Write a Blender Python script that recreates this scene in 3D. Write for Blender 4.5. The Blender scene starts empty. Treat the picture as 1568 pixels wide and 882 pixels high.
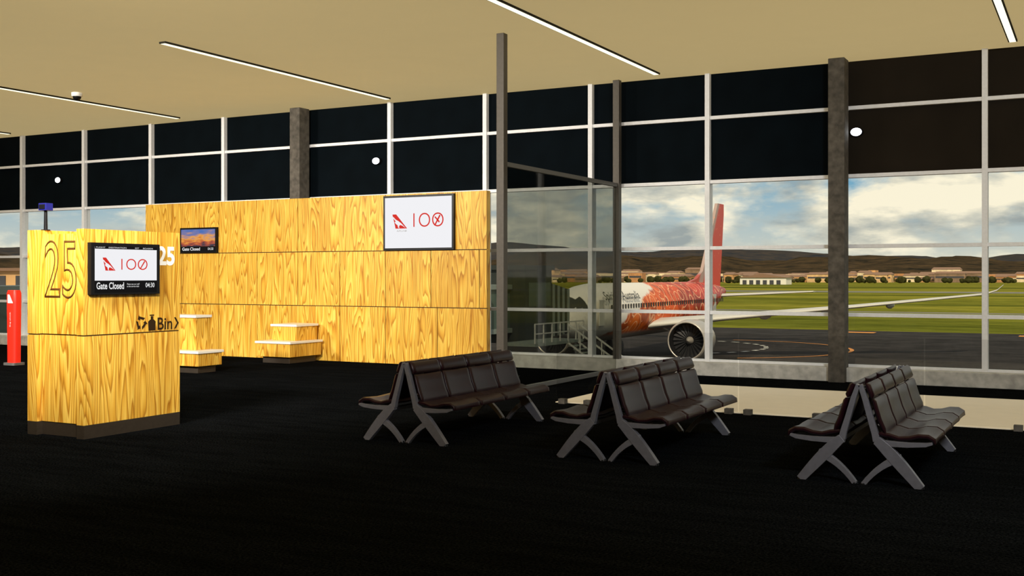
import bpy, math, random
from mathutils import Vector, Matrix, noise
random.seed(7)
sc = bpy.context.scene
sc.view_settings.view_transform = 'Standard'
sc.view_settings.look = 'None'
sc.view_settings.exposure = 0
H = 1.85
TH = math.radians(28.2)
F = Vector((-math.sin(TH), math.cos(TH), 0)); R = Vector((math.cos(TH), math.sin(TH), 0))
def ld(l, d, z): 
    p = F*d + R*l; return Vector((p.x, p.y, z))

# ------------------------------------------------------------ materials
def newmat(name):
    m = bpy.data.materials.new(name); m.use_nodes = True
    nt = m.node_tree; b = nt.nodes.get('Principled BSDF'); return m, nt, b
def setin(b, k, v):
    if k in b.inputs: b.inputs[k].default_value = v
def pmat(name, col, rough=.5, metal=0, noise_amt=.0, nscale=20, bump=0, emis=None, es=0, spec=.5):
    m, nt, b = newmat(name)
    setin(b, 'Roughness', rough); setin(b, 'Metallic', metal); setin(b, 'Specular IOR Level', spec)
    tc = nt.nodes.new('ShaderNodeTexCoord')
    n = nt.nodes.new('ShaderNodeTexNoise'); n.inputs['Scale'].default_value = nscale; n.inputs['Detail'].default_value = 4
    nt.links.new(tc.outputs['Object'], n.inputs['Vector'])
    r = nt.nodes.new('ShaderNodeValToRGB')
    a = noise_amt
    r.color_ramp.elements[0].position = .3; r.color_ramp.elements[1].position = .7
    r.color_ramp.elements[0].color = tuple(x*(1-a) for x in col)+(1,)
    r.color_ramp.elements[1].color = tuple(min(1, x*(1+a)) for x in col)+(1,)
    nt.links.new(n.outputs['Fac'], r.inputs['Fac']); nt.links.new(r.outputs['Color'], b.inputs['Base Color'])
    if bump:
        bp = nt.nodes.new('ShaderNodeBump'); bp.inputs['Strength'].default_value = bump; bp.inputs['Distance'].default_value = .01
        nt.links.new(n.outputs['Fac'], bp.inputs['Height']); nt.links.new(bp.outputs['Normal'], b.inputs['Normal'])
    if emis:
        setin(b, 'Emission Color', (*emis, 1)); setin(b, 'Emission Strength', es)
    return m
def emat(name, col, s=1):
    m, nt, b = newmat(name)
    setin(b, 'Base Color', (0, 0, 0, 1)); setin(b, 'Roughness', .6); setin(b, 'Specular IOR Level', .1)
    setin(b, 'Emission Color', (*col, 1)); setin(b, 'Emission Strength', s); return m
def glassmat(name, tint, gl=.03):
    m, nt, b = newmat(name); nt.nodes.remove(b)
    out = [n for n in nt.nodes if n.type == 'OUTPUT_MATERIAL'][0]
    t = nt.nodes.new('ShaderNodeBsdfTransparent'); t.inputs[0].default_value = (*tint, 1)
    g = nt.nodes.new('ShaderNodeBsdfGlossy'); g.inputs['Roughness'].default_value = .03
    mx = nt.nodes.new('ShaderNodeMixShader'); mx.inputs[0].default_value = gl
    nt.links.new(t.outputs[0], mx.inputs[1]); nt.links.new(g.outputs[0], mx.inputs[2]); nt.links.new(mx.outputs[0], out.inputs[0])
    return m
def math_node(nt, op, a, b=None, c=None):
    n = nt.nodes.new('ShaderNodeMath'); n.operation = op
    for i, v in enumerate((a, b, c)):
        if v is None: continue
        if isinstance(v, (int, float)): n.inputs[i].default_value = v
        else: nt.links.new(v, n.inputs[i])
    return n.outputs[0]
def ramp(nt, fac, stops, interp='LINEAR'):
    r = nt.nodes.new('ShaderNodeValToRGB'); r.color_ramp.interpolation = interp
    e = r.color_ramp.elements
    while len(e) < len(stops): e.new(.5)
    for i, (p, c) in enumerate(stops):
        e[i].position = p; e[i].color = (*c, 1)
    nt.links.new(fac, r.inputs[0]); return r.outputs[0]
def mixc(nt, f, a, b, mode='MIX'):
    n = nt.nodes.new('ShaderNodeMix'); n.data_type = 'RGBA'; n.blend_type = mode
    if isinstance(f, (int, float)): n.inputs[0].default_value = f
    else: nt.links.new(f, n.inputs[0])
    for i, v in ((6, a), (7, b)):
        if isinstance(v, tuple): n.inputs[i].default_value = (*v, 1)
        else: nt.links.new(v, n.inputs[i])
    return n.outputs[2]
def noisen(nt, vec, scale, detail=3, rough=.5, dist=0):
    n = nt.nodes.new('ShaderNodeTexNoise'); n.inputs['Scale'].default_value = scale; n.inputs['Detail'].default_value = detail
    n.inputs['Roughness'].default_value = rough; n.inputs['Distortion'].default_value = dist
    nt.links.new(vec, n.inputs['Vector']); return n.outputs['Fac']
def mapping(nt, vec, scale):
    n = nt.nodes.new('ShaderNodeMapping'); n.inputs['Scale'].default_value = scale
    nt.links.new(vec, n.inputs['Vector']); return n.outputs[0]

def wood():
    m, nt, b = newmat('golden_wood_veneer')
    tc = nt.nodes.new('ShaderNodeTexCoord'); at = nt.nodes.new('ShaderNodeAttribute'); at.attribute_name = 'pid'
    cx = nt.nodes.new('ShaderNodeCombineXYZ')
    for i, k in enumerate((37., 53., 11.)):
        nt.links.new(math_node(nt, 'MULTIPLY', at.outputs['Fac'], k), cx.inputs[i])
    ad = nt.nodes.new('ShaderNodeVectorMath'); ad.operation = 'ADD'
    nt.links.new(tc.outputs['Object'], ad.inputs[0]); nt.links.new(cx.outputs[0], ad.inputs[1])
    v = ad.outputs[0]
    big = noisen(nt, mapping(nt, v, (3.6, 3.6, .34)), 1.15, 1.0, .4, .1)
    wob = noisen(nt, mapping(nt, v, (16, 16, 1.2)), 1, 2, .5)
    s = math_node(nt, 'FRACT', math_node(nt, 'ADD', math_node(nt, 'MULTIPLY', big, 15), math_node(nt, 'MULTIPLY', wob, .6)))
    c = ramp(nt, s, [(0, (1.0, .68, .14)), (.38, (.95, .59, .095)), (.70, (.80, .43, .05)), (.91, (.52, .23, .02)), (1, (.92, .57, .10))])
    fine = noisen(nt, mapping(nt, v, (48, 48, .9)), 1.5, 3, .6)
    fc = ramp(nt, fine, [(.36, (.74, .64, .44)), (.56, (1, 1, 1))])
    c2 = mixc(nt, 1.0, c, fc, 'MULTIPLY')
    br = noisen(nt, mapping(nt, v, (2.2, 2.2, .4)), 1.0, 2)
    c3 = mixc(nt, 1.0, c2, ramp(nt, br, [(.32, (.78, .73, .62)), (.62, (1, 1, 1))]), 'MULTIPLY')
    nt.links.new(c3, b.inputs['Base Color']); setin(b, 'Roughness', .4); setin(b, 'Specular IOR Level', .3)
    return m
WOOD = wood()
M_DARKGAP = pmat('panel_gap_dark', (.05, .025, .005), .8)
M_PLINTH = pmat('plinth_dark_metal', (.045, .034, .024), .45, .3, .1)
M_WHITETOP = pmat('white_laminate', (.88, .86, .78), .35)
M_BLACK = pmat('black_plastic', (.006, .006, .007), .35, spec=.2)
M_SCREEN = emat('screen_white', (.9, .9, .93), .97)
M_SCRBLACK = emat('screen_black', (.004, .004, .005), 1)
M_REDL = emat('logo_red', (.75, .03, .02), .9)
M_WHITEL = emat('caption_white', (.9, .9, .9), .9)
M_WHITEP = pmat('sign_white', (.95, .95, .92), .5)
M_BROWN = pmat('engraved_brown', (.10, .04, .008), .8, spec=.1)
M_BLUE = pmat('scanner_blue', (.01, .012, .14), .35, emis=(.0, .0, .25), es=.06)
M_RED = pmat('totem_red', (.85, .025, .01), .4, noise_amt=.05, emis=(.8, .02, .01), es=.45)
M_FRAMEW = pmat('window_frame_white', (.90, .90, .92), .5, noise_amt=.04)
M_BLIND = pmat('roller_blind_black', (.0018, .0040, .006), .8, noise_amt=.2, nscale=2, spec=.05)
M_BLINDREFL = pmat('roller_blind_reflection_tint', (.018, .0135, .009), .8, noise_amt=.15, nscale=1, spec=.08)  # brown stands in for the ceiling reflection on the right-hand blinds
M_GLASS = glassmat('window_glass', (.97, .98, .97), .022)
M_TINT = glassmat('tinted_glass', (.56, .57, .54), .05)
M_BAL = glassmat('balustrade_glass', (.92, .92, .92), .015)
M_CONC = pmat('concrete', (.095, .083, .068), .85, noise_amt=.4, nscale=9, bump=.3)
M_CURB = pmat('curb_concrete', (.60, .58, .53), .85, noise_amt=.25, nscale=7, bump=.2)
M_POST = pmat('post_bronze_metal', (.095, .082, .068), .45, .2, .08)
M_RAIL = pmat('rail_grey_metal', (.20, .20, .20), .45, .3)
M_STRIP = emat('led_diffuser', (1.0, .96, .70), 1.4)
M_STRIPB = pmat('led_bezel', (.02, .017, .012), .6, spec=.1)
M_FRM = pmat('bench_cast_aluminium', (.19, .185, .21), .38, .35, .08)
M_SEAT = pmat('seat_maroon_leather', (.014, .0018, .0045), .36, 0, .25, 12, spec=.32)
M_BEAM = pmat('bench_beam_dark', (.03, .03, .035), .5, .5)

# ------------------------------------------------------------ mesh builder
class MB:
    def __init__(s): s.v = []; s.f = []; s.m = []; s.p = []; s.sm = []; s.mats = []
    def mi(s, mat):
        if mat not in s.mats: s.mats.append(mat)
        return s.mats.index(mat)
    def add(s, vs, fs, mat, smooth=False, pid=None):
        o = len(s.v); s.v += [Vector(q) for q in vs]; k = s.mi(mat)
        pid = random.random() if pid is None else pid
        for f in fs:
            s.f.append([i+o for i in f]); s.m.append(k); s.p.append(pid); s.sm.append(smooth)
    def box(s, x0, x1, y0, y1, z0, z1, mat, pid=None, M=None):
        vs = [Vector(q) for q in ((x0, y0, z0), (x1, y0, z0), (x1, y1, z0), (x0, y1, z0), (x0, y0, z1), (x1, y0, z1), (x1, y1, z1), (x0, y1, z1))]
        if M: vs = [M @ q for q in vs]
        s.add(vs, [(0, 3, 2, 1), (4, 5, 6, 7), (0, 1, 5, 4), (1, 2, 6, 5), (2, 3, 7, 6), (3, 0, 4, 7)], mat, False, pid)
    def bar(s, a, b, w, h, mat):
        a = Vector(a); b = Vector(b); d = (b-a); L = d.length; d.normalize()
        up = Vector((0, 0, 1)) if abs(d.z) < .95 else Vector((0, 1, 0))
        x = d.cross(up).normalized(); y = x.cross(d).normalized()
        vs = []
        for t in (a, b):
            for i, j in ((-1, -1), (1, -1), (1, 1), (-1, 1)): vs.append(t + x*w/2*i + y*h/2*j)
        s.add(vs, [(0, 1, 2, 3), (7, 6, 5, 4), (0, 4, 5, 1), (1, 5, 6, 2), (2, 6, 7, 3), (3, 7, 4, 0)], mat)
    def rings(s, rings, mat, smooth=True, cap=True, pid=None):
        n = len(rings[0]); vs = [q for r in rings for q in r]; fs = []
        for i in range(len(rings)-1):
            for j in range(n):
                k = (j+1) % n; fs.append((i*n+j, i*n+k, (i+1)*n+k, (i+1)*n+j))
        s.add(vs, fs, mat, smooth, pid)
        if cap:
            s.add(rings[0], [tuple(range(n))[::-1]], mat, False); s.add(rings[-1], [tuple(range(n))], mat, False)
    def tube(s, a, b, r0, r1, mat, n=14, cap=True):
        a = Vector(a); b = Vector(b); d = (b-a).normalized()
        up = Vector((0, 0, 1)) if abs(d.z) < .95 else Vector((0, 1, 0))
        x = d.cross(up).normalized(); y = d.cross(x)
        rs = [[t + (x*math.cos(2*math.pi*i/n) + y*math.sin(2*math.pi*i/n))*r for i in range(n)] for t, r in ((a, r0), (b, r1))]
        s.rings(rs, mat, True, cap)
    def lathe(s, c, axis, prof, mat, n=24, cap=False):
        c = Vector(c); d = Vector(axis).normalized()
        up = Vector((0, 0, 1)) if abs(d.z) < .95 else Vector((0, 1, 0))
        x = d.cross(up).normalized(); y = d.cross(x)
        rs = [[c + d*t + (x*math.cos(2*math.pi*i/n) + y*math.sin(2*math.pi*i/n))*r for i in range(n)] for t, r in prof]
        s.rings(rs, mat, True, cap)
    def prism(s, poly, f, a, b, mat, smooth=False):
        n = len(poly); vs = [f(u, v, a) for u, v in poly]+[f(u, v, b) for u, v in poly]
        fs = [tuple(range(n))[::-1], tuple(range(n, 2*n))]+[(i, (i+1) % n, n+(i+1) % n, n+i) for i in range(n)]
        s.add(vs, fs, mat, smooth)
    def mesh(s, name, origin=Vector((0, 0, 0))):
        me = bpy.data.meshes.new(name); me.from_pydata([q-origin for q in s.v], [], s.f)
        for m in s.mats: me.materials.append(m)
        for i, p in enumerate(me.polygons): p.material_index = s.m[i]; p.use_smooth = s.sm[i]
        a = me.attributes.new('pid', 'FLOAT', 'FACE')
        for i, q in enumerate(s.p): a.data[i].value = q
        me.update(); 
        import bmesh
        bm = bmesh.new(); bm.from_mesh(me); bmesh.ops.recalc_face_normals(bm, faces=bm.faces); bm.to_mesh(me); bm.free()
        return me
    def build(s, name, origin=None, bevel=0, parent=None):
        if origin is None:
            xs = [q.x for q in s.v]; ys = [q.y for q in s.v]; zs = [q.z for q in s.v]
            origin = Vector(((min(xs)+max(xs))/2, (min(ys)+max(ys))/2, min(zs)))
        origin = Vector(origin)
        ob = bpy.data.objects.new(name, s.mesh(name, origin)); ob.location = origin
        sc.collection.objects.link(ob)
        if bevel:
            b = ob.modifiers.new('bevel', 'BEVEL'); b.width = bevel; b.segments = 2; b.limit_method = 'ANGLE'; b.angle_limit = math.radians(50)
        if parent: setparent(ob, parent)
        return ob
def setparent(ob, parent):
    p = parent; off = Vector((0, 0, 0))
    while p: off += Vector(p.location); p = p.parent
    ob.parent = parent
    ob.location = Vector(ob.location)-off

def text(name, body, center, right, up, w, h, mat, parent, outline=0, off=.003, bold=0):
    cu = bpy.data.curves.new(name, 'FONT'); cu.body = body; cu.size = 1; cu.resolution_u = 6
    if outline:
        cu.dimensions = '2D'; cu.fill_mode = 'NONE'; cu.bevel_depth = outline; cu.bevel_resolution = 0
    elif bold: cu.offset = bold
    o = bpy.data.objects.new(name+'_tmp', cu); sc.collection.objects.link(o)
    bpy.context.view_layer.update()
    me = bpy.data.meshes.new_from_object(o.evaluated_get(bpy.context.evaluated_depsgraph_get()))
    bpy.data.objects.remove(o)
    xs = [v.co.x for v in me.vertices]; ys = [v.co.y for v in me.vertices]
    if not xs: return None
    cx, cy = (min(xs)+max(xs))/2, (min(ys)+max(ys))/2
    sx = w/(max(xs)-min(xs)); sy = h/(max(ys)-min(ys))
    right = Vector(right).normalized(); up = Vector(up).normalized(); nrm = right.cross(up)
    for v in me.vertices:
        v.co = right*((v.co.x-cx)*sx) + up*((v.co.y-cy)*sy) + nrm*(off + v.co.z*min(sx, sy))
    me.materials.clear(); me.materials.append(mat)
    ob = bpy.data.objects.new(name, me); ob.location = center; sc.collection.objects.link(ob)
    if parent: setparent(ob, parent)
    return ob
def flat(name, polys, center, right, up, mat, parent, off=.003):
    right = Vector(right).normalized(); up = Vector(up).normalized(); nrm = right.cross(up)
    mb = MB()
    for poly in polys:
        mb.add([Vector(center)+right*u+up*v+nrm*off for u, v in poly], [tuple(range(len(poly)))], mat)
    return mb.build(name, parent=parent)

# ------------------------------------------------------------ room shell
CZ = 5.65
def carpet():
    m, nt, b = newmat('black_carpet')
    tc = nt.nodes.new('ShaderNodeTexCoord')
    n1 = noisen(nt, tc.outputs['Object'], 50, 3, .7); n2 = noisen(nt, mapping(nt, tc.outputs['Object'], (1, 6, 1)), 1.3, 3)
    c = ramp(nt, n1, [(.38, (.001, .0012, .0014)), (.70, (.0135, .015, .017))])
    c = mixc(nt, 1, c, ramp(nt, n2, [(.3, (.65, .65, .65)), (.7, (1.15, 1.15, 1.15))]), 'MULTIPLY')
    nt.links.new(c, b.inputs['Base Color']); setin(b, 'Roughness', 1); setin(b, 'Specular IOR Level', .0)
    bp = nt.nodes.new('ShaderNodeBump'); bp.inputs['Strength'].default_value = .5; bp.inputs['Distance'].default_value = .01
    nt.links.new(n1, bp.inputs['Height']); nt.links.new(bp.outputs[0], b.inputs['Normal'])
    return m
CARPET = carpet()
mb = MB(); mb.box(-34, 9, -6, 20.2, -.3, 0, CARPET); mb.build('floor')
M_CEIL = pmat('ceiling_tan_fill_glow', (.42, .35, .20), .9, noise_amt=.02, nscale=1.5, emis=(.395, .305, .145), es=.90, spec=.1)  # ceiling is no lamp; glow added for an even look and room fill
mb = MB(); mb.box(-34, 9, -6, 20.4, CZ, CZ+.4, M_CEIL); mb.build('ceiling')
M_WALL = pmat('wall_plaster', (.30, .26, .19), .9, noise_amt=.04, nscale=3)
mb = MB(); mb.box(-34, 9, -6.2, -6, 0, CZ, M_WALL); mb.build('wall_back')
mb = MB(); mb.box(9, 9.2, -6.2, 20.2, 0, CZ, M_WALL); mb.build('wall_right')
mb = MB(); mb.box(-34.2, -34, -6.2, 20.2, 0, CZ, M_WALL); mb.build('wall_left')
mb = MB(); mb.box(-34, 9, 19.68, 20.2, 0, .25, M_CURB); mb.build('trim_window_curb', bevel=.01)
M_STONE = pmat('beige_stone_floor_glow', (.88, .78, .60), .6, noise_amt=.03, nscale=4, emis=(.9, .76, .52), es=.13)  # weak emission added so the strip reads brighter; the floor is unlit
mb = MB(); mb.box(-7.05, 9, 14.5, 18.0, .0, .012, M_STONE); mb.build('floor_stone_inlay')

# windows
ZT = [.25, 1.17, 2.38, 3.62, 4.82]
xs = [-4.11+2.4*k for k in range(-12, 6)]
xs = [x for x in xs if -34 < x < 9]
xs = [-34]+xs+[9]
for i in range(len(xs)-1):
    a, b = xs[i], xs[i+1]; mb = MB()
    mw = .045
    mb.box(a-mw if i else a, a+mw, 19.88, 20.08, .25, CZ, M_FRAMEW)
    for z in ZT[1:]:
        mb.box(a+mw, b-mw, 19.91, 20.05, z-.032, z+.032, M_FRAMEW)
    mb.box(a+mw, b-mw, 19.91, 20.05, .25, .29, M_FRAMEW)
    mb.box(a+mw, b-mw, 19.97, 19.985, .29, 3.6, M_GLASS)
    bl = M_BLINDREFL if a > -4.3 else M_BLIND
    mb.box(a+mw, b-mw, 19.985, 20.0, 3.65, 4.79, bl)
    mb.box(a+mw, b-mw, 19.985, 20.0, 4.85, CZ, bl)
    mb.build('window_%d' % (i+1))
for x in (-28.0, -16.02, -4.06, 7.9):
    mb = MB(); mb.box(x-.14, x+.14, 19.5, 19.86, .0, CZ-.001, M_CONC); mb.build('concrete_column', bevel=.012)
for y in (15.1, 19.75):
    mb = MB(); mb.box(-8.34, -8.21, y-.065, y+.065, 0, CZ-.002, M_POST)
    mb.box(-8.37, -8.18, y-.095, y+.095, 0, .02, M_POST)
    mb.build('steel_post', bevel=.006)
mb = MB()
mb.box(-8.285, -8.265, 15.18, 19.67, .06, 3.60, M_TINT)
mb.box(-8.31, -8.24, 15.17, 19.68, 3.58, 3.65, M_RAIL)
mb.box(-8.31, -8.24, 15.20, 19.64, 0.0, .07, M_RAIL)
mb.build('glass_partition')
mb = MB()
for x0, x1 in ((-7.0, -4.3), (-4.28, -1.94), (-1.92, .46), (.48, 2.8), (2.82, 5.2)):
    mb.box(x0, x1, 14.43, 14.442, .03, 1.08, M_BAL)
for x in (-6.9, -6.5, -4.42, -4.16, -3.25, -2.1, -1.75, -.87, .3, .65, 2.6, 3.0, 5.0):
    mb.box(x-.05, x+.05, 14.38, 14.49, 0, .07, M_CONC)
mb.build('glass_balustrade')

for x in (-25.55, -19.47, -13.4, -7.33, -1.25, 4.8):
    mb = MB(); mb.box(x-.068, x+.068, 13.0, 19.4, CZ-.03, CZ, M_STRIPB); mb.box(x-.047, x+.047, 13.02, 19.38, CZ-.036, CZ-.025, M_STRIP)
    mb.build('ceiling_strip_light')
mb = MB(); c = (-18.7, 15.8, CZ)
mb.lathe(c, (0, 0, -1), [(0, .11), (.07, .11), (.08, .09)], M_WHITEP, 20, True)
mb.lathe(c, (0, 0, -1), [(.08, .085), (.12, .075), (.15, .05), (.165, .01)], M_BLACK, 20, True)
mb.build('ceiling_security_camera')
M_REFLGLOW = emat('reflection_glow', (.9, .95, 1.0), 6)  # glowing discs stand in for ceiling spots mirrored in the window
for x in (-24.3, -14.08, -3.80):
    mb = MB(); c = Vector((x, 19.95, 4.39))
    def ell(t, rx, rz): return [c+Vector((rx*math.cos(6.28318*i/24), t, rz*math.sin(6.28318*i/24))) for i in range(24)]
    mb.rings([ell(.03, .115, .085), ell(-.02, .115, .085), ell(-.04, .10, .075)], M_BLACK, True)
    mb.rings([ell(-.03, .10, .075), ell(-.05, .09, .066), ell(-.06, .03, .02)], M_REFLGLOW, True)
    mb.build('window_lamp_reflection')

# ------------------------------------------------------------ wood panel wall
X0, X1, Y0 = -20.44, -10.93, 19.3
mb = MB()
mb.box(X0+.02, X1-.02, Y0+.02, Y0+.14, 0, 3.56, M_DARKGAP)
g = .009
def row(z0, z1, seams):
    s = [X0]+seams+[X1]
    for a, b in zip(s, s[1:]): mb.box(a+(g if a != X0 else 0), b-(g if b != X1 else 0), Y0, Y0+.05, z0, z1, WOOD)
row(.0, 1.2-g, [-19.26, -18.09, -16.93, -14.6, -13.4, -12.1])
row(1.2+g, 2.39-g, [-19.26, -18.09, -16.93, -15.76, -14.6, -13.4, -12.26, -11.1])
row(2.39+g, 3.58, [-18.09, -15.76, -13.4, -11.67])
mb.box(X1-.03, X1, Y0+.05, Y0+.15, 0, 3.58, WOOD)
mb.box(X0, X0+.03, Y0+.05, Y0+.15, 0, 3.58, WOOD)
mb.build('wood_panel_wall')

EX, EZ, EY = Vector((1, 0, 0)), Vector((0, 0, 1)), Vector((0, 1, 0))
def logo(center, right, up, s, parent):
    # red tail fin with a leaping white animal silhouette
    flat('logo_fin', [[(-.62*s, .5*s), (-.30*s, .5*s), (.62*s, -.5*s), (-.36*s, -.5*s), (-.40*s, -.30*s)]], center, right, up, M_REDL, parent, .004)
    flat('logo_cut', [[(-.66*s, .36*s), (-.50*s, .30*s), (-.34*s, .14*s), (-.10*s, .02*s), (.14*s, -.14*s), (.40*s, -.38*s), (.50*s, -.47*s), (.22*s, -.30*s), (.02*s, -.24*s), (-.06*s, -.36*s), (-.02*s, -.5*s), (-.14*s, -.42*s), (-.18*s, -.26*s), (-.34*s, -.16*s), (-.42*s, -.06*s), (-.34*s, .02*s), (-.44*s, .12*s), (-.54*s, .22*s)]], center, right, up, M_SCREEN, parent, .006)
def tv(name, cx, y, cz, w, h, b=.045):
    mb = MB(); mb.box(cx-w/2, cx+w/2, y-.07, y, cz-h/2, cz+h/2, M_BLACK)
    mb.box(cx-w/2+b, cx+w/2-b, y-.073, y-.068, cz-h/2+b, cz+h/2-b, M_SCREEN)
    return mb
big = tv('t', -12.535, 19.298, 2.97, 1.74, 1.15).build('wall_tv', origin=(-12.535, 19.26, 2.40))
logo((-12.98, 19.222, 3.00), EX, EZ, .30, big)
text('caption_100', '1OO', (-12.27, 19.222, 3.02), EX, EZ, .74, .29, M_REDL, big, bold=-.012)
flat('ribbon', [[(-.09, -.12), (.04, .10), (.07, .08), (-.06, -.13)], [(-.08, .05), (.03, -.07), (.05, -.04), (-.06, .07)]], (-12.04, 19.22, 3.02), EX, EZ, M_REDL, big)
text('caption_small', 'AIRLINE', (-12.93, 19.222, 2.80), EX, EZ, .26, .03, M_RAIL, big)
m, nt, b = newmat('sunset_picture'); setin(b, 'Base Color', (0, 0, 0, 1))
tc = nt.nodes.new('ShaderNodeTexCoord'); sp = nt.nodes.new('ShaderNodeSeparateXYZ'); nt.links.new(tc.outputs['Object'], sp.inputs[0])
nn = noisen(nt, mapping(nt, tc.outputs['Object'], (2, 2, 9)), 2, 4)
zz = math_node(nt, 'ADD', math_node(nt, 'MULTIPLY', sp.outputs[2], 1.8), math_node(nt, 'MULTIPLY', math_node(nt, 'SUBTRACT', nn, .5), .9))
cc = ramp(nt, zz, [(.28, (.02, .02, .05)), (.42, (.5, .08, .03)), (.6, (.9, .38, .05)), (.78, (.25, .2, .35)), (1, (.05, .15, .5))])
nt.links.new(cc, b.inputs['Emission Color']); setin(b, 'Emission Strength', .9); M_SUNSET = m
mb = MB(); mb.box(-19.24, -18.1, 19.23, 19.298, 2.40, 2.99, M_BLACK)
mb.box(-19.2, -18.14, 19.226, 19.231, 2.55, 2.95, M_SUNSET); mb.box(-19.2, -18.14, 19.226, 19.231, 2.43, 2.55, M_SCRBLACK)
small = mb.build('wall_tv', origin=(-18.67, 19.26, 2.40))
text('caption_gate_closed', 'Gate Closed', (-18.88, 19.224, 2.49), EX, EZ, .56, .075, M_WHITEL, small, bold=.02)
text('caption_time', '04:30', (-18.27, 19.224, 2.49), EX, EZ, .17, .06, M_WHITEL, small)

# ------------------------------------------------------------ service desks
def desk(lo, up_, zl, zu):
    mb = MB(); x0, x1, y0, y1 = lo; a0, a1, b0, b1 = up_
    mb.box(x0+.12, x1-.12, y0+.12, y1-.1, 0, .14, M_PLINTH)
    mb.box(x0+.03, x1-.03, y0+.03, y1-.03, .14, zl-.05, WOOD)
    mb.box(x0, x1, y0, y1, zl-.05, zl, M_WHITETOP)
    mb.box(a0+.03, a1-.03, b0+.03, b1-.02, zl, zu-.05, WOOD)
    mb.box(a0, a1, b0, b1, zu-.05, zu, M_WHITETOP)
    return mb
desk((-15.95, -14.98, 18.1, 19.2), (-15.82, -15.1, 18.45, 19.2), .47, .82).build('service_desk', bevel=.008)
desk((-16.3, -15.0, 15.45, 16.15), (-16.3, -15.28, 15.68, 16.12), .43, 1.10).build('service_desk', bevel=.008)

# ------------------------------------------------------------ kiosk
KX0, KX1, KY0, KY1, KZ = -11.11, -10.16, 8.68, 10.15, 2.39
RC = .07
mb = MB()
ym = (KY0+KY1)/2
for (xa, xb) in ((KX1-.12, KX1), (KX0, KX0+.16)):
    mb.box(xa+.01, xb-.01, KY0+.01, KY1-.01, 0, KZ-.01, M_DARKGAP)
    mb.box(xa-.0, xb, KY0, KY1, .0, .155, M_PLINTH)
    for z0, z1 in ((.155, 1.165), (1.18, KZ)):
        mb.box(xa, xb, KY0, ym-.005, z0, z1, WOOD); mb.box(xa, xb, ym+.005, KY1, z0, z1, WOOD)
mb.box(KX0+.16, KX1-.12, KY0+RC+.01, KY1-RC-.01, 0, .155, M_PLINTH)
mb.box(KX0+.17, KX1-.13, KY0+RC, KY1-RC, .155, 1.165, WOOD)
mb.box(KX0+.16, KX1-.12, KY0+RC+.015, KY1-RC-.015, .155, 2.32, M_DARKGAP)
mb.box(KX0+.17, KX1-.13, KY0+RC, KY1-RC, 1.18, 2.34, WOOD)
kiosk = mb.build('gate_kiosk', origin=((KX0+KX1)/2, ym, 0))
text('engraved_number', '25', (-10.632, KY0+RC, 1.93), EX, EZ, .54, .68, M_BROWN, kiosk, outline=.014, off=.0)
mb = MB(); tx = KX1
mb.box(tx, tx+.06, 8.73, 9.76, 1.64, 2.235, M_BLACK)
mb.box(tx+.058, tx+.062, 8.78, 9.71, 1.80, 2.19, M_SCREEN); mb.box(tx+.058, tx+.062, 8.78, 9.71, 1.66, 1.80, M_SCRBLACK)
mb.box(tx+.058, tx+.063, 8.78, 9.71, 2.165, 2.20, M_SCRBLACK)
ktv = mb.build('screen', parent=kiosk)
NX = tx+.063
logo((NX, 8.98, 1.99), EY, EZ, .15, ktv)
text('screen_100', '1OO', (NX, 9.36, 1.99), EY, EZ, .40, .13, M_REDL, ktv, bold=-.01)
flat('screen_ribbon', [[(-.05, -.05), (.02, .045), (.035, .035), (-.035, -.055)]], (NX, 9.49, 1.99), EY, EZ, M_REDL, ktv)
text('screen_gate_closed', 'Gate Closed', (NX, 9.0, 1.74), EY, EZ, .40, .08, M_WHITEL, ktv, bold=.02)
text('screen_time', '04:30', (NX, 9.60, 1.745), EY, EZ, .14, .055, M_WHITEL, ktv, bold=.01)
text('screen_note', 'Please see our staff\nat the service desk', (NX, 9.34, 1.745), EY, EZ, .19, .045, M_WHITEL, ktv)
text('screen_header', 'FLIGHT    DESTINATION           EST     BOARDS', (NX, 9.22, 2.182), EY, EZ, .85, .015, M_WHITEL, ktv)
text('number_sign', '25', (tx, 9.92, 2.10), EY, EZ, .28, .235, M_WHITEP, kiosk, bold=.035)
M_INK = pmat('printed_dark', (.03, .015, .006), .7, spec=.1)
text('bin_sign', 'Bin', (tx, 9.90, 1.27), EY, EZ, .24, .15, M_INK, kiosk, bold=.015)
chev = [[(-.03, .07), (0, .07), (.05, 0), (0.02, 0), ], [(0.02, 0), (.05, 0), (0, -.07), (-.03, -.07)]]
flat('bin_arrow', chev, (tx, 10.08, 1.27), EY, EZ, M_INK, kiosk)
rec = []
for k in range(3):
    a = math.radians(90+120*k)
    def P(r, da): return (r*math.cos(a+math.radians(da)), r*math.sin(a+math.radians(da)))
    rec.append([P(.085, -48), P(.085, 20), P(.05, 20), P(.05, -48)]); rec.append([P(.105, 20), P(.068, 52), P(.03, 20)])
flat('recycle_icon', rec, (tx, 9.52, 1.29), EY, EZ, M_INK, kiosk)
flat('bottle_icon', [[(-.055, -.09), (.055, -.09), (.06, .02), (.03, .045), (-.03, .045), (-.06, .02)], [(-.02, .045), (.02, .045), (.02, .085), (-.02, .085)], [(-.035, .09), (.035, .09), (.035, .105), (-.035, .105)]], (tx, 9.69, 1.28), EY, EZ, M_INK, kiosk)
mb = MB(); px, py = -10.97, 8.82
mb.tube((px, py, 2.39), (px, py, 2.63), .022, .018, M_BLACK); mb.tube((px, py, 2.39), (px, py, 2.40), .05, .05, M_BLACK)
mb.box(px-.065, px+.065, py-.05, py+.05, 2.625, 2.71, M_BLUE); mb.box(px-.05, px+.05, py-.057, py-.05, 2.64, 2.695, M_BLACK)
mb.build('scanner', bevel=.01, parent=kiosk)

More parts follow.
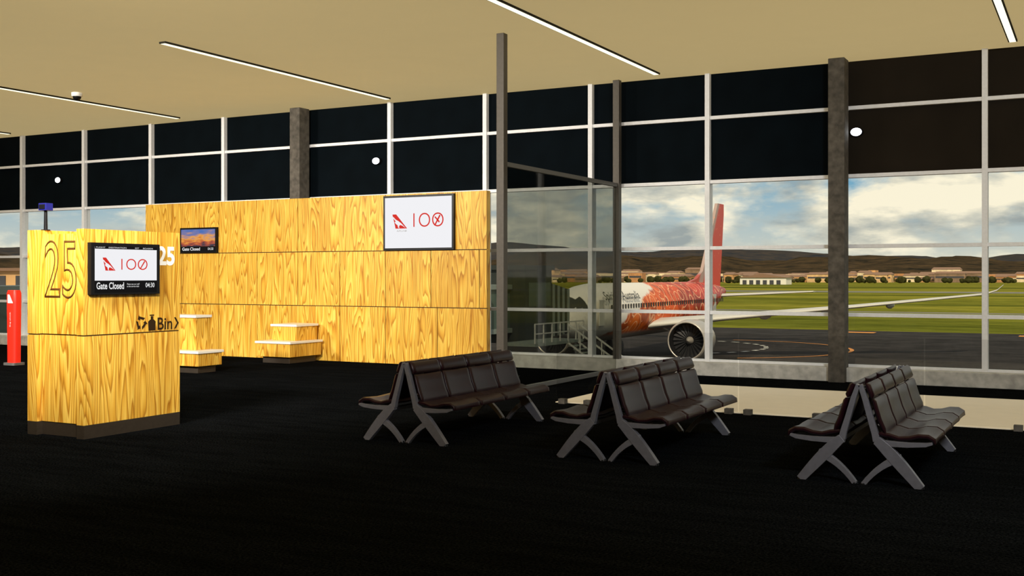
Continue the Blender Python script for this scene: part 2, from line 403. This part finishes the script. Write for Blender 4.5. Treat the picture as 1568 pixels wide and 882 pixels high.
# ------------------------------------------------------------ totem
mb = MB(); cx, cy = -20.0, 15.3
def rr(w, d, r, z, dx=0):
    pts = []
    for sx, sy, a0 in ((1, 1, 0), (-1, 1, 90), (-1, -1, 180), (1, -1, 270)):
        for k in range(4):
            a = math.radians(a0+30*k); pts.append(Vector((cx+dx+sx*(w/2-r)+r*math.cos(a), cy+sy*(d/2-r)+r*math.sin(a), z)))
    return pts
mb.rings([rr(.34, .30, .05, 0), rr(.34, .30, .05, .05)], M_RAIL, False)
mb.rings([rr(.25, .18, .05, .05), rr(.26, .18, .05, .6), rr(.29, .18, .05, 1.3), rr(.29, .18, .05, 1.5), rr(.26, .15, .05, 1.56)], M_RED)
tot = mb.build('red_totem_sign', origin=(cx, cy, 0))
flat('totem_logo', [[(-.08, .09), (-.02, .09), (.09, -.09), (-.08, -.09)]], (cx, cy-.09, 1.38), EX, EZ, M_WHITEP, tot, .004)
text('totem_text', 'Bag check', (cx, cy-.09, .95), EZ, -EX, .3, .04, M_WHITEP, tot, off=.004)

# ------------------------------------------------------------ benches
def ribbon(pts, ws):
    L, Rr = [], []
    for i, p in enumerate(pts):
        a = Vector(pts[max(0, i-1)]); b = Vector(pts[min(len(pts)-1, i+1)]); d = (b-a).normalized(); n = Vector((-d.y, d.x))
        L.append(tuple(Vector(p)+n*ws[i]/2)); Rr.append(tuple(Vector(p)-n*ws[i]/2))
    return L+Rr[::-1]
def bez(p0, p1, p2, n=8):
    return [tuple(Vector(p0)*(1-t)**2+Vector(p1)*2*t*(1-t)+Vector(p2)*t*t) for t in [i/n for i in range(n+1)]]
def bench_mb():
    mb = MB(); L = 2.38
    for yc in (.025, L-.025):
        for s in (1, -1):
            f = lambda u, v, t, s=s: Vector((s*u, yc+t, v))
            mb.prism(ribbon([(.008, .885), (.05, .76), (.10, .58), (.135, .46), (.15, .39)], [.035, .045, .05, .055, .06]), f, -.028, .028, M_FRM)
            mb.prism(ribbon([(.13, .385), (.25, .375), (.42, .375), (.56, .385), (.615, .40)], [.05, .05, .042, .034, .02]), f, -.027, .027, M_FRM)
            p = bez((.15, .40), (.27, .30), (.52, .0)); n = len(p)
            mb.prism(ribbon(p, [.075+.03*math.sin(math.pi*i/(n-1)) for i in range(n)]), f, -.03, .03, M_FRM)
            p = bez((.36, .26), (.17, .19), (.035, .0)); n = len(p)
            mb.prism(ribbon(p, [.06, .065, .062, .058, .053, .05, .046, .044, .042]), f, -.026, .026, M_FRM)
            for u in (.52, .04): mb.tube((s*u, yc, 0), (s*u, yc, .02), .03, .025, M_BLACK, 10)
    for s in (1, -1):
        mb.box(min(s*.19, s*.25), max(s*.19, s*.25), .05, L-.05, .335, .375, M_BEAM)
        mb.box(min(s*.02, s*.035), max(s*.02, s*.035), .05, L-.05, .80, .84, M_BEAM)
        n = 4; w = (L-.02)/n
        def pad(pts, th, y0, y1, cup=.014):
            m = len(pts); secs = []
            for yy, kt, k in ((y0, .25, 1), (y0+.012, .8, 1), (y0+.05, 1, .6), ((y0+y1)/2, 1, 0), (y1-.05, 1, .6), (y1-.012, .8, 1), (y1, .25, 1)):
                up_, lo = [], []
                for i, p in enumerate(pts):
                    a = Vector(pts[max(0, i-1)]); b = Vector(pts[min(m-1, i+1)]); d = (b-a).normalized(); nn = Vector((-d.y, d.x))
                    e = .35 if i in (0, m-1) else 1
                    t = th*e*kt/2
                    q = Vector(p)+nn*(cup*k)
                    up_.append(q+nn*t); lo.append(q-nn*t)
                secs.append([Vector((s*c.x, yy, c.y)) for c in up_+lo[::-1]])
            mb.rings(secs, M_SEAT, True, True)
        for k in range(n):
            y0 = .01+k*w+.014; y1 = y0+w-.028
            pad([(.62, .385), (.61, .415), (.575, .436), (.50, .436), (.42, .412), (.33, .405), (.25, .428), (.18, .436), (.155, .425)][::-1], .05, y0, y1, .018)
            pad([(.205, .455), (.19, .49), (.155, .57), (.128, .66), (.108, .73), (.10, .755)][::-1], .045, y0, y1, .018)
            pad([(.098, .765), (.095, .785), (.078, .83), (.062, .87), (.05, .89)][::-1], .055, y0, y1, .008)
    return mb
bm_ = bench_mb().mesh('airport_bench')
for cx, cy in ((-6.82, 10.18), (-4.36, 10.12), (-1.90, 10.08)):
    ob = bpy.data.objects.new('airport_bench', bm_); ob.location = (cx, cy, 0); sc.collection.objects.link(ob)
    b = ob.modifiers.new('bevel', 'BEVEL'); b.width = .006; b.segments = 2; b.limit_method = 'ANGLE'; b.angle_limit = math.radians(50)

# ------------------------------------------------------------ exterior
AZ = -4.2
m, nt, b = newmat('airfield'); tc = nt.nodes.new('ShaderNodeTexCoord'); v = tc.outputs['Object']
n1 = noisen(nt, mapping(nt, v, (.003, .018, 1)), 1, 5, .65); n2 = noisen(nt, mapping(nt, v, (.12, .35, 1)), 1, 4, .7)
c = ramp(nt, n1, [(.3, (.05, .065, .012)), (.45, (.14, .15, .022)), (.56, (.25, .235, .035)), (.70, (.44, .35, .08))])
c = mixc(nt, 1, c, ramp(nt, n2, [(.3, (.5, .5, .5)), (.7, (1.25, 1.25, 1.2))]), 'MULTIPLY')
nt.links.new(c, b.inputs['Base Color']); setin(b, 'Roughness', 1); setin(b, 'Specular IOR Level', 0); M_GRASS = m
M_TARMAC = pmat('tarmac', (.032, .029, .028), .95, noise_amt=.4, nscale=.35, spec=.05)
M_TAXI = pmat('taxiway', (.20, .19, .16), .95, noise_amt=.1, nscale=.1, spec=.1)
M_YEL = pmat('marking_orange', (.65, .25, .04), .8); M_WHM = pmat('marking_white', (.6, .6, .55), .8)
mb = MB(); mb.box(-4500, 4500, 126, 6000, AZ-.5, AZ+.02, M_GRASS); mb.build('grass_airfield', origin=(0, 126, AZ))
mb = MB(); mb.box(-700, 700, 20.6, 126, AZ-.5, AZ, M_TARMAC)
mb.build('tarmac_apron', origin=(0, 70, AZ))
mb = MB()
mb.box(-1800, 1800, 420, 455, AZ+.02, AZ+.07, M_TAXI)
mb.box(-1800, 1800, 190, 194, AZ+.02, AZ+.06, M_TAXI)
mb.build('taxiway_strips')
mb = MB()
def arc(cx, cy, r, a0, a1, w, mat, dash=False):
    n = 28
    for i in range(n):
        if dash and i % 2: continue
        t0 = math.radians(a0+(a1-a0)*i/n); t1 = math.radians(a0+(a1-a0)*(i+1)/n)
        mb.add([(cx+(r-w)*math.cos(t0), cy+(r-w)*math.sin(t0), AZ+.03), (cx+(r+w)*math.cos(t0), cy+(r+w)*math.sin(t0), AZ+.03), (cx+(r+w)*math.cos(t1), cy+(r+w)*math.sin(t1), AZ+.03), (cx+(r-w)*math.cos(t1), cy+(r-w)*math.sin(t1), AZ+.03)], [(0, 1, 2, 3)], mat)
c1 = ld(24, 99, 0); arc(c1.x-4, c1.y-9, 12, -60, 95, .16, M_YEL)
arc(c1.x-9, c1.y-9, 10, -40, 95, .2, M_WHM, True)
c2 = ld(38, 118, 0)
for k in range(4): mb.box(c2.x+k*18-3, c2.x+k*18+1, c2.y-1, c2.y+.5, AZ+.01, AZ+.04, M_YEL)
mb.build('apron_markings')
def hills(name, d0, base_h, amp, seed, c_lo, c_hi):
    mb = MB(); cols = 150; rows_ = 9; vs = []
    for i in range(cols+1):
        ang = math.radians(-50+100*i/cols)
        for j in range(rows_+1):
            t = j/rows_; d = d0*(1+.35*t)
            hgt = (base_h + amp*noise.fractal(Vector((ang*5+seed, 0, seed)), 1, 2, 4) - ang*base_h*.28)*(1+.22*math.exp(-((ang+.02)/.12)**2)*(seed < 5))
            z = AZ + max(0, hgt)*math.sin(t*math.pi/2)**.9 + 14*t*noise.fractal(Vector((ang*22, t*3, seed)), 1, 2, 4)
            p = ld(d*math.sin(ang), d*math.cos(ang), z); vs.append(p)
    fs = [(i*(rows_+1)+j, (i+1)*(rows_+1)+j, (i+1)*(rows_+1)+j+1, i*(rows_+1)+j+1) for i in range(cols) for j in range(rows_)]
    m, nt, b = newmat(name+'_mat'); tc = nt.nodes.new('ShaderNodeTexCoord')
    n = noisen(nt, mapping(nt, tc.outputs['Object'], (.02, .02, .06)), 1, 8, .75)
    c = ramp(nt, n, [(.36, c_lo), (.50, tuple((a_+b_)/2 for a_, b_ in zip(c_lo, c_hi))), (.64, c_hi)])
    nt.links.new(c, b.inputs['Base Color']); setin(b, 'Roughness', 1); setin(b, 'Specular IOR Level', 0)
    mb.add(vs, fs, m, True); return mb.build(name)
hills('hill_range', 2900, 90, 26, 2.3, (.022, .028, .038), (.070, .056, .046))
hills('hill_range', 2000, 48, 30, 9.1, (.014, .015, .013), (.085, .056, .030))
cols = [(.60, .32, .13), (.66, .42, .2), (.46, .22, .09), (.8, .64, .42), (.25, .16, .10)]
TM = [pmat('town_wall_%d' % i, c, .9, noise_amt=.25, nscale=.3) for i, c in enumerate(cols)]
M_ROOF = pmat('town_roof', (.24, .14, .09), .9); M_WIN = pmat('town_windows', (.05, .05, .06), .5)
mb = MB()
for k in range(900):
    a = random.uniform(-.62, .56); d = random.uniform(1050, 1600); w = random.uniform(5, 30); h = random.uniform(3, 9)*(1.5 if random.random() < .12 else 1)
    p = ld(d*a, d, 0); dep = random.uniform(8, 20); mt = random.choice(TM)
    mb.box(p.x-w/2, p.x+w/2, p.y, p.y+dep, AZ+.03, AZ+h, mt); 
    x0, x1 = p.x-w/2, p.x+w/2
    if random.random() < .6:
        mb.add([(x0-.5, p.y-.5, AZ+h), (x1+.5, p.y-.5, AZ+h), (x1+.5, p.y+dep+.5, AZ+h), (x0-.5, p.y+dep+.5, AZ+h), (x0+1, p.y+dep/2, AZ+h+2.2), (x1-1, p.y+dep/2, AZ+h+2.2)], [(0, 1, 5, 4), (2, 3, 4, 5), (0, 4, 3), (1, 2, 5)], M_ROOF)
    mb.box(x0+1, x1-1, p.y-.1, p.y, AZ+h*.5, AZ+h*.7, M_WIN)
mb.build('town_buildings')
mb = MB(); M_TREE = pmat('tree_foliage', (.040, .040, .014), 1, noise_amt=.5, nscale=.3, spec=0)
for k in range(1100):
    a = random.uniform(-.62, .56); d = random.uniform(950, 1500); r = random.uniform(1.3, 3.6); p = ld(d*a, d, AZ+r*.9)
    n = 7; rs = []
    for ph in (-80, -40, 0, 35, 65, 85):
        rs.append([p+Vector((r*1.1*math.cos(math.radians(ph))*math.cos(6.283*i/n)*random.uniform(.75, 1.25), r*math.cos(math.radians(ph))*math.sin(6.283*i/n), r*math.sin(math.radians(ph))*random.uniform(.8, 1.0))) for i in range(n)])
    mb.rings(rs, M_TREE, False)
mb.build('tree_line')
M_HAN = pmat('hangar_white', (.75, .72, .65), .7)
mb = MB(); p = ld(800*(1168-784)/1682, 800, 0)
mb.box(p.x-17, p.x+17, p.y, p.y+16, AZ+.03, AZ+5, M_HAN)
mb.prism([(-18, 5), (0, 8), (18, 5)], lambda u, v, t: Vector((p.x+u, p.y+t, AZ+v)), -1, 17, M_ROOF)
for k in range(6): mb.box(p.x-15+k*5, p.x-12+k*5, p.y-.1, p.y, AZ+.03, AZ+3.2, M_WIN)
mb.build('airport_hangar')
M_TAN = pmat('terminal_tan', (.62, .36, .16), .8, noise_amt=.1, nscale=.5); M_GREYP = pmat('terminal_grey_panel', (.42, .42, .40), .7, noise_amt=.08, nscale=.6)
mb = MB(); p0 = ld(-43, 92, 0)
mb.box(p0.x-34, p0.x+6, p0.y, p0.y+18, AZ+.01, .2, M_GREYP); mb.box(p0.x-34.3, p0.x+6.3, p0.y-.3, p0.y+18.3, .2, .6, M_HAN)
mb.box(p0.x-32, p0.x+4, p0.y+1, p0.y+17, .6, 2.3, M_TAN); mb.box(p0.x-32.4, p0.x+4.4, p0.y+.6, p0.y+17.4, 2.3, 2.55, M_ROOF)
for k in range(14):
    mb.box(p0.x-33+k*2.8, p0.x-31+k*2.8, p0.y-.06, p0.y, -2.8, -.8, M_WIN)
    if k < 12: mb.box(p0.x-31+k*2.9, p0.x-29.4+k*2.9, p0.y+.94, p0.y+1, 1.0, 1.9, M_WIN)
mb.build('terminal_building')

# ------------------------------------------------------------ airliner
N = ld(2.3, 68, AZ)
aft = (R*.447+F*.895).normalized(); stb = Vector((0, 0, 1)).cross(aft)
M4 = Matrix(((aft.x, stb.x, 0, N.x), (aft.y, stb.y, 0, N.y), (0, 0, 1, N.z), (0, 0, 0, 1)))
m, nt, b = newmat('airliner_livery'); tc = nt.nodes.new('ShaderNodeTexCoord'); v = tc.outputs['Object']
sp = nt.nodes.new('ShaderNodeSeparateXYZ'); nt.links.new(v, sp.inputs[0])
nz = noisen(nt, v, .5, 3)
t = math_node(nt, 'ADD', math_node(nt, 'SUBTRACT', sp.outputs[0], math_node(nt, 'MULTIPLY', math_node(nt, 'SUBTRACT', sp.outputs[2], 3.4), 3.2)), math_node(nt, 'MULTIPLY', nz, 6))
mask = math_node(nt, 'MULTIPLY', math_node(nt, 'SUBTRACT', t, 12.0), 1.5); mask.node.use_clamp = True
vo = nt.nodes.new('ShaderNodeTexVoronoi'); vo.inputs['Scale'].default_value = .55; nt.links.new(v, vo.inputs['Vector'])
vo2 = nt.nodes.new('ShaderNodeTexVoronoi'); vo2.inputs['Scale'].default_value = 2.0; nt.links.new(v, vo2.inputs['Vector'])
rings = math_node(nt, 'FRACT', math_node(nt, 'MULTIPLY', vo.outputs['Distance'], 3.2))
hue = ramp(nt, math_node(nt, 'DIVIDE', sp.outputs[0], 40), [(.25, (.74, .15, .012)), (.5, (.66, .085, .012)), (.75, (.52, .02, .018)), (1, (.46, .012, .014))])
dk = noisen(nt, v, .9, 2)
hue = mixc(nt, 1, hue, ramp(nt, dk, [(.38, (.5, .38, .38)), (.52, (1, 1, 1))]), 'MULTIPLY')
oc = mixc(nt, ramp(nt, rings, [(.84, (0, 0, 0)), (.89, (.75, .75, .75))]), hue, (.92, .52, .28))
oc = mixc(nt, ramp(nt, vo2.outputs['Distance'], [(.10, (.8, .8, .8)), (.15, (0, 0, 0))]), oc, (.9, .55, .36))
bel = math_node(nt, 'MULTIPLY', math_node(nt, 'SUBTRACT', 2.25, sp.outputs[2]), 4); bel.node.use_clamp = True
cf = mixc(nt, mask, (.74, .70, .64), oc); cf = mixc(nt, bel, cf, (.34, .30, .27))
nt.links.new(cf, b.inputs['Base Color']); setin(b, 'Roughness', .4); setin(b, 'Specular IOR Level', .2); M_LIV = m
m, nt, b = newmat('airliner_fin'); tc = nt.nodes.new('ShaderNodeTexCoord'); v = tc.outputs['Object']
sp = nt.nodes.new('ShaderNodeSeparateXYZ'); nt.links.new(v, sp.inputs[0])
t = math_node(nt, 'SUBTRACT', sp.outputs[0], math_node(nt, 'MULTIPLY', sp.outputs[2], .72))
c = ramp(nt, math_node(nt, 'DIVIDE', math_node(nt, 'SUBTRACT', t, 26), 8), [(.10, (.45, .05, .03)), (.16, (.42, .30, .27)), (.26, (.42, .30, .27)), (.32, (.58, .035, .015))])
vo = nt.nodes.new('ShaderNodeTexVoronoi'); vo.inputs['Scale'].default_value = 1.8; nt.links.new(v, vo.inputs['Vector'])
c = mixc(nt, ramp(nt, vo.outputs['Distance'], [(.14, (.6, .6, .6)), (.20, (0, 0, 0))]), c, (.75, .28, .14))
nt.links.new(c, b.inputs['Base Color']); setin(b, 'Roughness', .4); M_FIN = m
M_WING = pmat('wing_grey', (.55, .53, .49), .4, .1, .05); M_SILV = pmat('engine_silver', (.48, .44, .40), .3, .4); M_DK = pmat('dark_opening', (.010, .010, .012), .5)
M_FAN = pmat('fan_blades', (.06, .06, .07), .35, .6)
mb = MB()
prof = [(0, 3.0, .05), (.15, 3.0, .28), (.5, 3.05, .58), (1, 3.12, .87), (1.5, 3.2, 1.1), (2, 3.27, 1.28), (2.5, 3.34, 1.43), (3, 3.4, 1.57), (4, 3.5, 1.77), (5, 3.56, 1.89), (6.5, 3.6, 1.97)]
prof += [(x, 3.6, 1.98) for x in range(8, 27, 2)]
prof += [(28, 3.68, 1.9), (30, 3.84, 1.72), (32, 4.03, 1.48), (34, 4.23, 1.2), (36, 4.42, .88), (37.5, 4.55, .62), (39, 4.66, .35), (39.4, 4.68, .12)]
n = 36; rs = [[Vector((x, r*.96*math.cos(6.28318*i/n), cz+r*math.sin(6.28318*i/n))) for i in range(n)] for x, cz, r in prof]
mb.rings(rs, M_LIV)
k = mb.mi(M_DK)
for i, f in enumerate(mb.f):
    if len(f) == 4:
        c = sum((mb.v[j] for j in f), Vector())/4
        if 1.6 < c.x < 3.4 and 3.95 < c.z < 4.65 and abs(c.y) > .05 and (c.z-3.3)/1.4 > .35: mb.m[i] = k
for x in [5.8+.52*i for i in range(52)]:
    if 17.3 < x < 17.6: continue
    for s in (-1, 1):
        mb.box(x-.12, x+.12, s*1.885-.012, s*1.885+.012, 3.86, 4.16, M_DK)
for x in (4.3, 31.2):
    for s in (-1, 1):
        r = 1.76 if x < 10 else 1.48
        mb.box(x-.42, x+.42, s*r-.03, s*r+.03, 2.85, 4.5, M_WING)
def wing(secs, mat, ax=1):
    rs = []
    for (x, y, z, ch, th, dih) in secs:
        pr = [(0, 0), (.06, .5), (.25, 1), (.55, .8), (1, .05), (.55, -.45), (.25, -.55), (.06, -.35)]
        rs.append([Vector((x+ch*a, y, z+th*1.3*b_)) for a, b_ in pr])
    mb.rings(rs, mat, True)
for s in (-1, 1):
    wing([(13.0, s*.5, 2.35, 8.2, .42, 0), (14.2, s*1.9, 2.5, 7.0, .38, 0), (17.0, s*6.2, 2.95, 4.5, .25, 0), (21.6, s*14.5, 3.75, 2.9, .15, 0), (26.4, s*23.3, 4.7, 1.5, .08, 0), (27.2, s*24.1, 5.0, 1.1, .05, 0), (27.9, s*24.5, 5.4, .6, .03, 0)], M_WING)
    wing([(34.6, s*.4, 4.25, 3.8, .18, 0), (35.2, s*1.1, 4.3, 3.3, .15, 0), (38.6, s*8.4, 4.65, 1.5, .07, 0)], M_WING)
    for yy, xx, zz in ((8.5, 20.3, 3.05), (12.5, 22.8, 3.45), (16.8, 25.1, 3.85)):
        mb.lathe((xx, s*yy, zz), (1, 0, 0), [(-1.6, .02), (-1, .18), (0, .26), (1.2, .18), (2, .02)], M_WING, 10)
    c = (11.6, s*5.1, 1.56); 
    mb.lathe(c, (1, 0, 0), [(.05, 1.25), (0, 1.29), (.03, 1.34), (.2, 1.40)], M_SILV, 32)
    mb.lathe(c, (1, 0, 0), [(.2, 1.40), (.9, 1.48), (2.0, 1.44), (3.2, 1.2), (3.5, 1.08)], M_SILV, 32)
    mb.lathe(c, (1, 0, 0), [(.05, 1.25), (.4, 1.2), (.95, 1.2)], M_DK, 32)
    mb.lathe(c, (1, 0, 0), [(.9, 1.2), (.92, .3)], M_DK, 32)
    for q in range(22):
        a = 6.28318*q/22; a2 = a+.17
        mb.add([Vector(c)+Vector((.8, .3*math.cos(a), .3*math.sin(a))), Vector(c)+Vector((.7, 1.16*math.cos(a), 1.16*math.sin(a))), Vector(c)+Vector((.86, 1.16*math.cos(a2), 1.16*math.sin(a2))), Vector(c)+Vector((.88, .3*math.cos(a2), .3*math.sin(a2)))], [(0, 1, 2, 3)], M_FAN)
    mb.lathe(c, (1, 0, 0), [(.35, .01), (.5, .12), (.75, .24), (.9, .28)], M_SILV, 20)
    mb.lathe(c, (1, 0, 0), [(3.1, .9), (3.6, .72), (4.4, .55)], M_DK, 24); mb.lathe(c, (1, 0, 0), [(4.0, .4), (4.6, .3), (5.1, .04)], M_WING, 20)
    mb.prism([(12.6, 2.85), (14.2, 3.0), (18.2, 2.9), (16.8, 2.35), (14.5, 2.0)], lambda u, v_, t_, s=s: Vector((u, s*5.1+t_, v_)), -.16, .16, M_WING)
    mb.tube((18.6, s*2.9, 2.5), (18.6, s*2.9, .57), .13, .11, M_SILV)
    mb.bar((18.6, s*2.9, 1.2), (18.0, s*1.2, 2.2), .1, .1, M_SILV)
    for o in (-.42, .42):
        mb.lathe((18.6, s*2.9+o, .57), (0, 1, 0), [(-.18, .25), (-.18, .48), (-.1, .56), (.1, .56), (.18, .48), (.18, .25)], M_DK, 20, True)
mb.tube((4.2, 0, 2.0), (4.2, 0, .36), .09, .08, M_SILV)
for o in (-.22, .22): mb.lathe((4.2, o, .36), (0, 1, 0), [(-.1, .2), (-.1, .3), (-.05, .35), (.05, .35), (.1, .3), (.1, .2)], M_DK, 18, True)
mb.prism([(26.8, 5.35), (30.5, 5.85), (32.2, 6.5), (36.9, 12.75), (38.9, 12.75), (38.9, 11.8), (37.6, 4.8), (33, 4.6)], lambda u, v_, t_: Vector((u, t_, v_)), -.14, .14, M_FIN)
me = mb.mesh('airliner'); plane = bpy.data.objects.new('airliner', me); plane.matrix_world = M4; sc.collection.objects.link(plane)
me2t = text('fuselage_title', 'Spirit of Australia', (0, 0, 0), (1, 0, 0), (0, .42, .9), 6.6, .8, pmat('title_black', (.03, .03, .03), .6), None, bold=.01)
me2t.parent = plane; me2t.location = (7.9, -1.84, 4.68)

# jet bridge
M_JB = pmat('jet_bridge_panel', (.17, .20, .18), .6, noise_amt=.1, nscale=1); M_JBD = pmat('jet_bridge_dark', (.014, .020, .018), .6)
M_JBG = pmat('jet_bridge_glass', (.06, .09, .08), .15)
mb = MB()
A = ld(-17, 33, 0); B = ld(-.6, 61.0, 0)
d = (B-A); L = d.length; d.normalize(); sd = Vector((-d.y, d.x, 0))
MJ = Matrix(((d.x, sd.x, 0, A.x), (d.y, sd.y, 0, A.y), (0, 0, 1, 0), (0, 0, 0, 1)))
def jb(x0, x1, y0, y1, z0, z1, mt): mb.box(x0, x1, y0, y1, z0, z1, mt, M=MJ)
jb(0, L*.55, -1.5, 1.5, -1.4, -1.15, M_JB); jb(0, L*.55, -1.5, 1.5, 1.3, 1.55, M_JB); jb(0, L*.55, -1.35, 1.35, -1.15, 1.3, M_JBG)
jb(L*.5, L, -1.3, 1.3, -1.2, -.95, M_JB); jb(L*.5, L, -1.3, 1.3, 1.15, 1.4, M_JB); jb(L*.5, L, -1.15, 1.15, -.95, 1.15, M_JBG)
for i in range(18):
    x = L*i/17
    w = 1.5 if x < L*.55 else 1.3
    for s in (-1, 1): jb(x-.08, x+.08, s*w-.08, s*w+.08, -1.2, 1.3, M_JB)
jb(L-1, L+2.0, -2.1, 1.4, -1.8, 2.2, M_JBD); jb(L-1.2, L+2.2, -2.2, 1.5, 2.2, 2.45, M_JBD); jb(L-.6, L+1.8, -2.14, -2.1, .2, 1.5, M_JBG)
for k in range(9): jb(L+2.0+k*.3, L+2.18+k*.3, -1.9, 1.2, -1.6+.02*k, 1.5-.05*k, M_JBD if k % 2 else M_JB)
jb(L+2.0, L+4.6, -1.7, 1.0, -1.5, 1.0, M_JBD)
jb(L-3.5, L+2.0, -4.1, -2.1, -1.75, -1.6, M_JB)
for zz_ in (-.6, -1.1):
    mb.bar(MJ @ Vector((L-3.5, -4.1, zz_)), MJ @ Vector((L+2.0, -4.1, zz_)), .06, .06, M_GREYP)
for k in range(7): mb.bar(MJ @ Vector((L-3.5+k*.916, -4.1, -1.6)), MJ @ Vector((L-3.5+k*.916, -4.1, -.6)), .06, .06, M_GREYP)
for s in (-1, 1):
    jb(L-5.2, L-4.6, s*1.9-.25, s*1.9+.25, AZ+.9, 1.9, M_JB)
    mb.lathe(MJ @ Vector((L-4.9, s*1.9, AZ+.57)), sd, [(-.25, .3), (-.25, .55), (.25, .55), (.25, .3)], M_DK, 18, True)
jb(L-5.3, L-4.5, -2.1, 2.1, AZ+.8, AZ+1.2, M_JB)
mb.tube(MJ @ Vector((5.0, 0, AZ+.01)), MJ @ Vector((5.0, 0, -1.4)), .4, .4, M_JB, 18)
for k in range(13):
    jb(L+.2, L+1.4, -4.1-.28*(k+1), -4.1-.28*k, -1.75-.18*(k+1), -1.70-.18*(k+1), M_JB)
for xx in (.2, 1.4):
    for dz in (0, 1.0):
        mb.bar(MJ @ Vector((L+xx, -4.1, -1.75+dz)), MJ @ Vector((L+xx, -7.7, -4.08+dz)), .06, .08, M_GREYP)
    for k in range(6): mb.bar(MJ @ Vector((L+xx, -4.1-.7*k, -1.75-.453*k)), MJ @ Vector((L+xx, -4.1-.7*k, -.75-.453*k)), .05, .05, M_GREYP)
mb.build('jet_bridge')

# ------------------------------------------------------------ sky, sun, added fill lamps
w = bpy.data.worlds.new('World'); sc.world = w; w.use_nodes = True; nt = w.node_tree
bg = nt.nodes['Background']; tc = nt.nodes.new('ShaderNodeTexCoord'); v = tc.outputs['Generated']
sp = nt.nodes.new('ShaderNodeSeparateXYZ'); nt.links.new(v, sp.inputs[0])
n1 = noisen(nt, mapping(nt, v, (1, 1, 2.6)), 9, 7, .55, .2); n2 = noisen(nt, mapping(nt, v, (1, 1, 3.0)), 12, 7, .55)
base = ramp(nt, sp.outputs[2], [(.0, (.78, .74, .60)), (.045, (.50, .60, .62)), (.08, (.20, .44, .62)), (.5, (.12, .25, .45))])
cl = ramp(nt, n1, [(.38, (0, 0, 0)), (.51, (1, 1, 1))])
cc = ramp(nt, n2, [(.36, (.38, .42, .42)), (.47, (.70, .68, .58)), (.57, (1.1, 1.0, .78))])
c = mixc(nt, cl, base, cc)
nt.links.new(c, bg.inputs['Color']); bg.inputs['Strength'].default_value = .97
def look(ob, tgt): ob.rotation_euler = (Vector(tgt)-ob.location).to_track_quat('-Z', 'Y').to_euler()
l = bpy.data.lights.new('sun', 'SUN'); l.energy = 3.6; l.color = (1, .84, .58); l.angle = .01
o = bpy.data.objects.new('sun', l); sc.collection.objects.link(o); o.location = (10, -20, 40); look(o, (10-14, -20+30, 40-24))
def lamp(loc, tgt, p, sx=1.6, sy=.6, spread=150, col=(1, .94, .84)):  # unseen lamps added to brighten wood wall, kiosk and window frames
    l = bpy.data.lights.new('added_fill_lamp', 'AREA'); l.shape = 'RECTANGLE'; l.size = sx; l.size_y = sy; l.energy = p; l.color = col; l.spread = math.radians(spread)
    o = bpy.data.objects.new('added_fill_lamp', l); sc.collection.objects.link(o); o.location = loc; look(o, tgt)
lamp((-20, 6, 5.45), (-18, 19.3, 1.6), 470, spread=100)
lamp((-9, 5, 5.45), (-14, 19.3, 1.6), 450, spread=80)
lamp((-4, 3.5, 5.45), (-10.6, 9.2, 1.4), 120, spread=55)
lamp((2, 4, 5.5), (-4.5, 19.8, 3.2), 290, spread=100, col=(.88, .94, 1))

cam = bpy.data.cameras.new('camera'); co = bpy.data.objects.new('camera', cam); sc.collection.objects.link(co)
co.location = (0, 0, H); co.rotation_euler = (math.radians(90), 0, TH)
cam.sensor_width = 36; cam.lens = 36*1682/1568; cam.shift_y = -18/1568; cam.clip_end = 20000; cam.clip_start = .05
sc.camera = co
